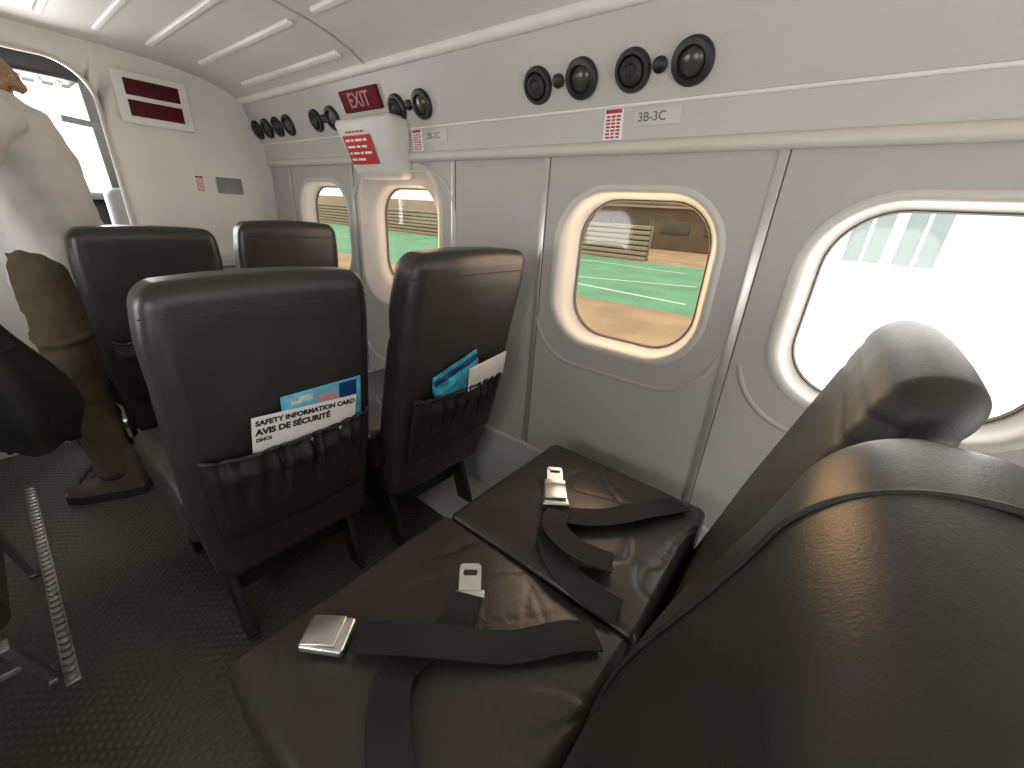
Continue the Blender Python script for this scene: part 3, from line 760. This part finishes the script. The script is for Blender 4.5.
mb = MB(); mb.bar((-.45, 3.2, 1.61), (.95, 3.2, 1.61), .05, .05); mb.build('header', M['ckpt'], r)
mb = MB(); mb.bar((.40, 3.2, 1.42), (.95, 3.3, 1.38), .026, .026); mb.build('side_rail', M['ckpt'], r)
r = empty('instrument_panel', (.25, 3.6, 0), 'dark cockpit instrument panel with a glareshield', 'instrument panel')
mb = MB(); mb.rbox((.25, 3.68, .53), (.70, .08, .53), .03, 3); mb.build('panel', M['blk'], r)
mb = MB(); mb.rbox((.25, 3.58, 1.07), (.70, .14, .018), .015, 3); mb.build('glareshield', M['ckpt'], r)
for x in (.42, .58, .74):
    mb = MB(); mb.lathe((x, 3.60, .93), (0, -1, 0), [(.055, 0), (.055, .008), (.045, .010), (.044, .004)], 20); mb.build('gauge', M['plate'], r)
r = empty('pilot_seat', (.62, 3.05, 0), 'grey pilot seat on the right of the cockpit', 'seat')
mb = MB(); mb.rbox((.62, 2.95, .79), (.19, .05, .33), .045, 4, 2); mb.build('backrest', M['ckpt'], r, 0)
mb = MB(); mb.rbox((.62, 3.18, .44), (.19, .21, .05), .04, 4, 2); mb.build('cushion', M['ckpt'], r, 0)
mb = MB(); mb.box(.47, .77, 3.0, 3.35, .0, .39, .02); mb.build('pedestal', M['blk'], r)

# ------------------------------------------------------------------ outside
GZ = -1.48
mb = MB(); mb.add([V((-80, -80, GZ-.02)), V((150, -80, GZ-.02)), V((150, 150, GZ-.02)), V((-80, 150, GZ-.02))], [[0, 1, 2, 3]])
struct(mb.build('ground', M['concrete'], None, 0), 'pale airport apron outside', 'ground')
mb = MB(); mb.add([V((3, 1.5, GZ)), V((13.2, 1.5, GZ)), V((11.0, 80, GZ)), V((3, 80, GZ))], [[0, 1, 2, 3]])
struct(mb.build('apron_lane', M['tan'], None, 0), 'tan strip of apron nearest the aircraft', 'ground')
mb = MB(); mb.add([V((13.2, 1.5, GZ)), V((29, 1.5, GZ)), V((29, 90, GZ)), V((11.0, 80, GZ))], [[0, 1, 2, 3]])
struct(mb.build('green_lane', M['green'], None, 0), 'green painted strip of apron', 'ground')
mb = MB(); mb.add([V((29, 1.5, GZ)), V((50, 1.5, GZ)), V((50, 90, GZ)), V((29, 90, GZ))], [[0, 1, 2, 3]])
struct(mb.build('far_apron', M['tan'], None, 0), 'tan apron beyond the green strip', 'ground')
mb = MB()
for (a, b) in (((20, 5), (17, 11)), ((17, 11), (21, 12.5)), ((15, 4), (15.6, 9)), ((25, 7), (25.5, 16))):
    a = V((*a, GZ+.01)); b = V((*b, GZ+.01)); s = (b-a).cross(V((0, 0, 1))).normalized()*.12; mb.add([a+s, b+s, b-s, a-s], [[0, 1, 2, 3]])
struct(mb.build('lane_markings', M['line'], None, 0), 'thin pale lines painted across the green strip', 'ground marking')
r = empty('barrier_wall', (30, 30, GZ), 'beige slatted barrier wall across the apron', 'wall')
for k in range(7):
    mb = MB(); mb.box(29.6, 29.9, 11.4, 60, GZ+.03+.35*k, GZ+.29+.35*k, .03); mb.build('slat', M['slat'], r)
mb = MB(); mb.box(29.92, 30.0, 11.4, 60, GZ, GZ+2.4, .02); mb.build('backing', M['slatgap'], r)
for k in range(9):
    mb = MB(); mb.box(30.0, 30.3, 11.4+6*k, 11.8+6*k, GZ, GZ+2.4, .03); mb.build('post', M['slat'], r)
r = empty('terminal_building', (50, 22, GZ), 'long brown building behind the barrier wall', 'building')
mb = MB(); mb.box(46, 54, 5, 38, GZ, 6.5, .1); mb.build('block', M['hill'], r)
mb = MB(); mb.box(46, 54, 38, 90, GZ, 2.3, .1); mb.build('low_wing', M['slat'], r)
mb = MB(); mb.box(45.6, 46, 5, 38, 2.6, 2.8, .05); mb.build('canopy', M['slat'], r)
for k in range(6):
    mb = MB(); mb.box(45.9, 46.05, 9+4.5*k, 12+4.5*k, .2, 1.4, .05); mb.build('window', M['slatgap'], r)
r = empty('glare_block', (14, -10, GZ), 'white block added to give the glare beyond the near window', 'building')
mb = MB(); mb.box(12, 20, -24, 1.0, GZ-.4, 9, .1); mb.build('glare_face', M['glare_block'], r)  # invented white block, makes the near window read as glare
for k in range(2):
    mb = MB(); mb.box(11.93, 12.02, -.55-.85*k, .1-.85*k, .6, 2.6, .03); mb.build('window', M['blockwin'], r)
    mb = MB(); mb.box(11.90, 11.96, -.25-.85*k, -.19-.85*k, .6, 2.6, .01); mb.build('mullion', M['glare_block'], r)

# ------------------------------------------------------------------ light
w = bpy.data.worlds.new('World'); S.world = w; w.use_nodes = True
bg = w.node_tree.nodes['Background']; bg.inputs['Color'].default_value = (1, .99, .97, 1); bg.inputs['Strength'].default_value = 1.75
def light(name, kind, loc, energy, rot, size=None, col=(1, 1, 1)):
    l = bpy.data.lights.new(name, kind); l.energy = energy; l.color = col
    if size: l.shape = 'RECTANGLE'; l.size, l.size_y = size
    o = bpy.data.objects.new(name, l); COL.objects.link(o); o.location = loc; o.rotation_euler = rot; return o
sun = light('sun', 'SUN', (0, 0, 20), 4.0, (0, math.radians(-17), 0), col=(1, .96, .9)); sun.data.angle = .01
AMB = (1, .56, .24)
for i in range(4):
    yc, zc = WIN[i][:2]
    light('window_fill', 'AREA', (2*CX-WX-.14, yc, zc), (2.6, 3.2, 5.2, 1.5)[i], (0, math.radians(-90), 0), (.40, .40))  # lamp added outside each aisle-side pane to fill the cabin
    light('window_fill', 'AREA', (WX+.20, yc, zc+.05), (1.8, 2.6, 2.0, .7)[i], (0, math.radians(90), 0), (.40, .40), (1, .98, .95) if i == 0 else AMB)  # lamp added outside each pane; the amber ones tint the reveals
light('aft_fill', 'AREA', (.25, -1.45, 1.1), 5.5, (math.radians(90), 0, 0), (1.2, .9), (1, .99, .98))  # unseen fill lamp added at the open rear end
light('cockpit_fill', 'AREA', (.25, 3.1, 1.2), 14, (math.radians(-90), 0, 0), (.4, .6))  # fill lamp added in the cockpit to brighten ceiling and bulkhead

# ------------------------------------------------------------------ camera
cam = bpy.data.cameras.new('camera'); co = bpy.data.objects.new('camera', cam); COL.objects.link(co)
yaw, pit, rol = math.radians(37.5), math.radians(23), math.radians(3.74)
F = V((math.cos(pit)*math.cos(yaw), math.cos(pit)*math.sin(yaw), -math.sin(pit)))
R0 = V((math.sin(yaw), -math.cos(yaw), 0)); U0 = R0.cross(F)
Rv = R0*math.cos(rol)+U0*math.sin(rol); Uv = U0*math.cos(rol)-R0*math.sin(rol)
m3 = Matrix((Rv, Uv, -F)).transposed()
co.matrix_world = Matrix.Translation((0, 0, 1.12)) @ m3.to_4x4()
cam.sensor_width = 36; cam.lens = 36*400/1024; cam.clip_start = .01; cam.clip_end = 500
S.camera = co
S.view_settings.view_transform = 'Standard'
S.view_settings.exposure = -0.12
